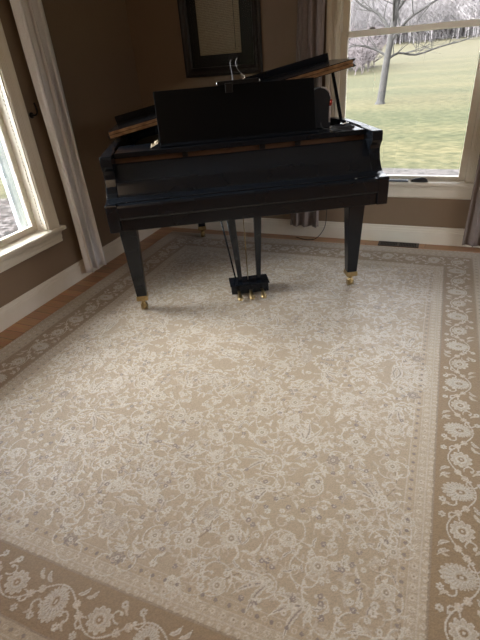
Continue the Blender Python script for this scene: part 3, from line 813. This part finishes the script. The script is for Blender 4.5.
# ------------------------------------------------------------------ curtains
def curtain(name, axis, a0, a1, b, zb, zt, folds, amp, mt, label, seed=0, topshift=(0,0), bulge=0, thick=.004, group=None):
    """hangs along axis ('x' or 'y') from a0 to a1, centred at b on the other axis"""
    rr = random.Random(seed); n = folds*14; nz = 44
    ph = [rr.uniform(-.5,.5) for _ in range(folds+2)]
    bm = bmesh.new(); grid = []
    for j in range(nz+1):
        t = j/nz; z = zb+(zt-zb)*t; row = []
        e0 = a0+topshift[0]*t; e1 = a1+topshift[1]*t
        for i in range(n+1):
            s = i/n; k = int(s*folds)
            a = e0+(e1-e0)*s + amp*.35*math.sin(4*math.pi*s*folds+ph[min(k,folds)])
            w = amp*(math.sin(2*math.pi*s*folds+ph[0])*(.8+.2*math.sin(3*t+ph[1]*6))+.25*math.sin(4*math.pi*s*folds*1.3+5*t+ph[2]*4))
            a += bulge*math.sin(math.pi*t*1.5)*(1-s) + .006*math.sin(t*7+s*9)
            bb = b+w
            row.append(bm.verts.new((a, bb, z) if axis == 'x' else (bb, a, z)))
        grid.append(row)
    for j in range(nz):
        for i in range(n): bm.faces.new((grid[j][i], grid[j][i+1], grid[j+1][i+1], grid[j+1][i]))
    o = fin(name, bm, mt, None, True); m_ = o.modifiers.new('s', 'SOLIDIFY'); m_.thickness = thick
    tag(o, label, 'curtain', group)
    return o
curtain('curtain', 'y', 2.43, 2.66, -2.362, .055, 2.45, 3, .042, M['curtain'], 'light grey linen curtain hanging between the left window and the corner', 1)
curtain('curtain', 'x', -1.10, -.85, YB-.075, .11, 2.45, 3, .030, M['curtain2'], 'grey gathered curtain left of the back window, partly behind the piano', 2, topshift=(.12,.03))
curtain('curtain', 'x', .262, .74, YB-.075, .035, 2.45, 6, .028, M['curtain2'], 'grey curtain at the right edge, covering the back window casing', 3)
hb = empty('curtain_holdback', (XL, 2.392, 1.17))
bm = bmesh.new(); lathe(bm, [(.018,0),(.018,.006),(.006,.008)], axis='x', seg=14); tube(bm, smooth_path([(.005,0,0),(.035,0,.0),(.050,.004,.012),(.052,.006,.04),(.045,.006,.07)]), .0055, 8)
bm2 = fin('hook', bm, M['iron'], hb, True)
tag(hb, 'black iron curtain holdback hook on the wall beside the left window', 'curtain hook')

# ------------------------------------------------------------------ small things
fv = empty('floor_vent', (-.20, 3.597, .0))
bm = bmesh.new(); box(bm, -.155, .155, -.048, .048, 0.0005, .006)
fin('vent_plate', bm, M['vent'], fv, bevel=.002)
for s in (-.072, .072):
    bm = bmesh.new()
    for r_ in range(2):
        for k in range(11): box(bm, s-.062+k*.0115, s-.062+k*.0115+.0075, -.034+r_*.036, -.004+r_*.036, .0061, .0066)
    fin('vent_slots', bm, M['hole'], fv)
tag(fv, 'dark bronze floor vent register between the rug and the back wall', 'vent')
bm = bmesh.new()
tube(bm, smooth_path([(-.800, YB-.022, .40),(-.795, YB-.024, .22),(-.805, YB-.05, .10),(-.86, YB-.09, .02),(-.93, YB-.11, .0045),(-1.01, YB-.085, .0045),(-1.05,YB-.06,.0045)]), .003, 8)
o = fin('power_cord', bm, M['rubber'], None, True); tag(o, 'thin black cord curving from the back wall down to the floor', 'cord')
sg = empty('black_gadget', (-.105, YB-.008, .4855))
bm = bmesh.new()
for (rx, ry, zc, h) in ((.062,.024,.0,.026),):
    rings = []
    for k in range(7):
        a = k/6*math.pi/2; f = math.cos(a); rings.append([bm.verts.new((rx*max(f,.05)*math.cos(q*math.pi/10), ry*max(f,.05)*math.sin(q*math.pi/10), .001+h*math.sin(a))) for q in range(20)])
    bm.faces.new(rings[0])
    for a, b in zip(rings, rings[1:]):
        for q in range(20): bm.faces.new((a[q], a[(q+1)%20], b[(q+1)%20], b[q]))
    bm.faces.new(rings[-1])
fin('gadget_body', bm, M['rubber'], sg, True)
bm = bmesh.new(); tube(bm, smooth_path([(-.02,0,.017),(0,0,.026),(.03,0,.026),(.055,.004,.012)]), .004, 8); fin('handle', bm, M['rubber'], sg, True)
tag(sg, 'small rounded black gadget lying on the back window sill', 'gadget')
fd = empty('flat_slab', (-.27, YB-.006, .4855))
bm = bmesh.new(); box(bm, -.088, .088, -.02, .022, .0003, .012); fin('slab_body', bm, M['slate'], fd, bevel=.003)  # flat slate blue slab, small dark blocks on top
bm = bmesh.new()
for k in range(9): box(bm, -.075+.017*k, -.064+.017*k, -.012, .014, .0122, .0135)
fin('raised_blocks', bm, M['rubber'], fd)
tag(fd, 'flat slate blue remote on the window sill left of the black gadget', 'slab')

# ------------------------------------------------------------------ outdoors
GZ = -.6
def gh(x, y):
    d = max(0, y-28); h = GZ + min(d, 70)*.0285
    return h + .1*math.sin(x*.15)*min(1, d/20)
bm = bmesh.new()
xs = [-90+6*i for i in range(31)]; ys = [YB+T, 5, 7, 9, 12, 16, 20, 24, 28, 34, 40, 50, 60, 70, 80, 90, 100, 120]
g = [[bm.verts.new((x, y, gh(x, y))) for x in xs] for y in ys]
for j in range(len(ys)-1):
    for i in range(len(xs)-1): bm.faces.new((g[j][i], g[j][i+1], g[j+1][i+1], g[j+1][i]))
# ground on the left and right of the house
def quad(bm, p): bm.faces.new([bm.verts.new(q) for q in p])
quad(bm, [(-90,-60,GZ),(XL-T,-60,GZ),(XL-T,YB+T,GZ),(-90,YB+T,GZ)])
quad(bm, [(XR+T,-60,GZ),(90,-60,GZ),(90,YB+T,GZ),(XR+T,YB+T,GZ)])
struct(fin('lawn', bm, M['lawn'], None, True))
bm = bmesh.new()
vs = []
for x, y in [(-8,8.05),(-3,7.95),(0,7.9),(6,8.0),(6,8.7),(3,8.85),(0,8.78),(-3,8.9),(-8,8.8)]: vs.append((x,y))
prism(bm, vs, 'z', GZ+.005, GZ+.03); struct(fin('gravel_path', bm, M['gravel']))
bm = bmesh.new(); prism(bm, [(XL-T-.02,-6),(XL-T-.02,YB+.5),(-3.2,6.2),(-4.2,7.0),(-5.4,7.1),(-6.8,6.4),(-8.6,5.2),(-9.5,1),(-9,-6)], 'z', GZ+.004, GZ+.035)
tag(fin('leaf_litter', bm, M['leaves']), 'brown fallen leaves covering the ground outside the left window', 'leaves', kind='stuff')

def prism_seg(V, F, p, q, r0, r1, n=4):
    d = q-p; d.normalize(); up = Vector((0,0,1)) if abs(d.z) < .9 else Vector((1,0,0))
    a = d.cross(up).normalized(); b = a.cross(d); s = len(V)
    for c, r_ in ((p, r0), (q, r1)):
        for k in range(n):
            t = 2*math.pi*k/n; V.append(c+(a*math.cos(t)+b*math.sin(t))*r_)
    for k in range(n): F.append((s+k, s+(k+1)%n, s+n+(k+1)%n, s+n+k))
def grow(V, F, rr, p, d, L, r0, depth, n=4, curve=.25, kids=3):
    steps = 3; q = p; r_ = r0; spots = []
    for i in range(steps):
        d = (d+Vector((rr.uniform(-1,1), rr.uniform(-1,1), rr.uniform(-.5,.9)))*curve*.5).normalized()
        nq = q+d*(L/steps); r2 = r_*.82
        prism_seg(V, F, q, nq, r_, r2, n); q = nq; r_ = r2; spots.append((q, d, r_))
    if depth <= 0: return
    for i in range(kids):
        b, bd, br = spots[min(2, rr.randint(0, 2) if i else 2)]
        s = Vector((rr.uniform(-1,1), rr.uniform(-1,1), rr.uniform(-.35,.8))).normalized()
        grow(V, F, rr, b, (bd*.75+s*.8).normalized(), L*rr.uniform(.6,.8), br*.68, depth-1, 3 if depth < 3 else n, curve, kids)
def mesh_from(name, V, F, mt, parent=None, origin=Vector((0,0,0))):
    me = bpy.data.meshes.new(name); me.from_pydata([tuple(v-origin) for v in V], [], F); me.update()
    o = link(name, me, mt, parent)
    if parent is None: o.location = origin
    return o
# the bare tree on the lawn
TX, TY = -2.32, 19.6
tree = empty('bare_tree', (TX, TY, GZ)); tag(tree, 'large bare grey tree standing alone on the lawn', 'tree')
bm = bmesh.new()
tp = smooth_path([(0,0,-.05),(.05,0,.5),(.12,0,1.4),(.24,0,2.4),(.34,.05,3.4),(.5,.1,4.6),(.5,.1,6.0),(.6,.1,7.6)], 5)
tr_ = [.225-.075*min(1,i/2)-.0028*i for i in range(len(tp))]
tube(bm, tp, tr_, 12); fin('trunk', bm, M['bark'], tree, True)
rr = random.Random(21)
def limb(h, pts, r0, depth=4):
    r0 *= .72
    V, F = [], []
    base = Vector(pts[0]); prev = base; r_ = r0; n = len(pts)
    P = smooth_path(pts, 3)
    for i, q in enumerate(P[1:]):
        r2 = r0*(1-.75*(i+1)/len(P)); prism_seg(V, F, prev, q, r_, r2, 6)
        if i % 2 == 1:
            d = (q-prev).normalized()
            for _ in range(2):
                s = Vector((rr.uniform(-1,1), rr.uniform(-1,1), rr.uniform(-.3,.9))).normalized()
                grow(V, F, rr, q, (d*.6+s*.8).normalized(), rr.uniform(.55,1.1), r2*.5, depth-1, 3)
        prev = q; r_ = r2
    grow(V, F, rr, prev, (P[-1]-P[-2]).normalized(), .9, r_, depth-1, 3)
    mesh_from('limb', V, F, M['bark'], tree)
limb(1.5, [(.12,0,1.45),(.5,.1,1.65),(1.1,.3,1.55),(1.9,.2,1.75),(2.7,.3,1.9),(3.5,.3,2.2)], .07)
limb(1.6, [(.10,0,1.6),(-.4,.1,1.85),(-1.0,-.2,2.0),(-1.5,0,1.9),(-2.1,-.1,2.1)], .065)
limb(2.2, [(.2,0,2.0),(.7,-.2,2.6),(1.4,-.2,3.0),(2.3,-.1,3.5),(3.2,0,4.3)], .08)
limb(2.4, [(.2,0,2.3),(-.3,.2,2.9),(-.9,.2,3.2),(-1.6,.2,3.8),(-2.4,.1,4.2)], .08)
limb(3.0, [(.3,0,2.9),(.9,.1,3.7),(1.5,.1,4.6),(2.1,.2,5.7)], .09)
limb(3.2, [(.3,0,3.1),(-.2,-.2,4.0),(-.7,-.1,4.8),(-1.1,-.2,6.0)], .09)
limb(3.8, [(.4,.1,3.9),(.9,.3,5.0),(1.1,.3,6.4)], .08)
limb(4.6, [(.5,.1,4.6),(.1,.3,5.6),(-.3,.3,7.0)], .07)
limb(2.7, [(.25,0,2.6),(.3,-.7,3.2),(.5,-1.4,3.8),(1.0,-2.0,4.6)], .07)
limb(2.7, [(.25,0,2.7),(.1,.8,3.4),(-.2,1.5,4.0),(.2,2.1,4.8)], .07)
limb(7.6, [(.6,.1,7.5),(.8,.2,8.6)], .06)
# bare woodland beyond the field (nobody could count it)
def woods(name, n, xr, yr, hr, seed, mt, label, thin=1., sp=1.):
    rr = random.Random(seed); V, F = [], []
    for _ in range(n):
        x, y = rr.uniform(*xr), rr.uniform(*yr); h = rr.uniform(*hr); b = Vector((x, y, gh(x, y)))
        top = b+Vector((rr.uniform(-.5,.5), 0, h*.9)); prism_seg(V, F, b, top, .055*thin, .03*thin, 3)
        for k in range(46):
            t = rr.uniform(.12, .95); p = b.lerp(top, t); a = rr.uniform(0, 6.28); L = h*.34*(1.1-t)*sp*rr.uniform(.6,1.2)
            q = p+Vector((math.cos(a)*L, math.sin(a)*L, L*rr.uniform(.4,1.2))); prism_seg(V, F, p, q, .035*thin, .018*thin, 3)
            for _k in range(2):
                e = p.lerp(q, rr.uniform(.3,.9)); u = e+Vector((rr.uniform(-1,1), rr.uniform(-1,1), rr.uniform(0,1)))*L*.45
                prism_seg(V, F, e, u, .024*thin, .012*thin, 3)
    o = mesh_from(name, V, F, mt); tag(o, label, 'woods', kind='stuff'); return o
bm = bmesh.new(); n_ = 120; rr = random.Random(9)
prof_ = []
for i in range(n_+1):
    x = -80+1.25*i; prof_.append((x, 4.9+.8*math.sin(x*.09)+.35*math.sin(x*.41)+.3*rr.random()))
rows = [[bm.verts.new((x, 108, 0)) for x, z in prof_], [bm.verts.new((x, 112.5, z*.8)) for x, z in prof_], [bm.verts.new((x, 124, z)) for x, z in prof_], [bm.verts.new((x, 150, z*.9)) for x, z in prof_]]
for a, b in zip(rows, rows[1:]):
    for i in range(n_): bm.faces.new((a[i], a[i+1], b[i+1], b[i]))
struct(fin('haze_hillside', bm, M['twig'], None, True))  # hill shape added as solid haze behind the woods
woods('bare_woodland', 560, (-32, 12), (86, 112), (6, 11), 5, M['twig'], 'hazy grey bare woodland along the far edge of the field')
woods('bare_thicket', 60, (-10.6, -5.4), (36, 44), (1.8, 3.6), 6, M['brush'], 'mauve bare thicket at the left edge of the field', .55, 1.3)

# ------------------------------------------------------------------ light
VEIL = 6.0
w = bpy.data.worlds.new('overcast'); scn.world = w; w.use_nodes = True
nt = w.node_tree; bg = nt.nodes['Background']
tc = nt.nodes.new('ShaderNodeTexCoord'); sp = nt.nodes.new('ShaderNodeSeparateXYZ'); nt.links.new(tc.outputs['Generated'], sp.inputs[0])
r_ = nt.nodes.new('ShaderNodeValToRGB'); e = r_.color_ramp.elements
e[0].position = 0; e[0].color = (.105,.107,.115,1); e[1].position = .8; e[1].color = (.95,.97,1.03,1)
x_ = e.new(.11); x_.color = (.118,.122,.132,1); x_ = e.new(.22); x_.color = (.85,.87,.92,1)
nt.links.new(sp.outputs[2], r_.inputs[0])
# brighter cloud veil around the hidden sun, low on the left side of the house
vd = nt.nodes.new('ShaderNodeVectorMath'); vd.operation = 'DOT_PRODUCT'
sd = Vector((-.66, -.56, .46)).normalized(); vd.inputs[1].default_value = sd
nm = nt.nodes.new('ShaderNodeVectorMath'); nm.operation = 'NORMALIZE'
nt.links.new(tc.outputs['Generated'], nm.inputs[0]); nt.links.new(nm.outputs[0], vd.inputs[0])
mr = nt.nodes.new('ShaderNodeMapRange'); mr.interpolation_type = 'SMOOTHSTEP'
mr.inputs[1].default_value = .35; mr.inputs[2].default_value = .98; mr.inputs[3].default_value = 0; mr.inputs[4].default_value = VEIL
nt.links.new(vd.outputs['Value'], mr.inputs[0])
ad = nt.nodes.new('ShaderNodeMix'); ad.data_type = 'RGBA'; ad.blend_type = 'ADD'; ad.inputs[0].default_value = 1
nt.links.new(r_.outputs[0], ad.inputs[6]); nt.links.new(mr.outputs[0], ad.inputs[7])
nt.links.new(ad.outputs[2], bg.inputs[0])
bg.inputs[1].default_value = 4.0
def portal(name, c, rotm, sx, sy):
    l = bpy.data.lights.new(name, 'AREA'); l.shape = 'RECTANGLE'; l.size = sx; l.size_y = sy; l.energy = 1
    l.cycles.is_portal = True
    o = bpy.data.objects.new(name, l); col.objects.link(o); o.location = c; o.rotation_euler = rotm
portal('window_portal', ((W1[0]+W1[1])/2, YB+T+.01, 1.32), (R(-90),0,0), .96, 1.67)
portal('window_portal', (XL-T-.01, (W2[0]+W2[1])/2, 1.30), (0,R(-90),0), 1.70, 1.46)
portal('window_portal', (XR+T+.01, (W3[0]+W3[1])/2, 1.32), (0,R(90),0), 1.8, 2.1)
# a warm ceiling lamp further back in the room
l = bpy.data.lights.new('ceiling_lamp', 'AREA'); l.shape = 'DISK'; l.size = .5; l.energy = 14; l.color = (1,.72,.48)
o = bpy.data.objects.new('ceiling_lamp', l); col.objects.link(o); o.location = (-1.0, -1.0, ZC-.06)

scn.view_settings.view_transform = 'Standard'; scn.view_settings.look = 'None'
scn.view_settings.exposure = .88; scn.view_settings.gamma = 1
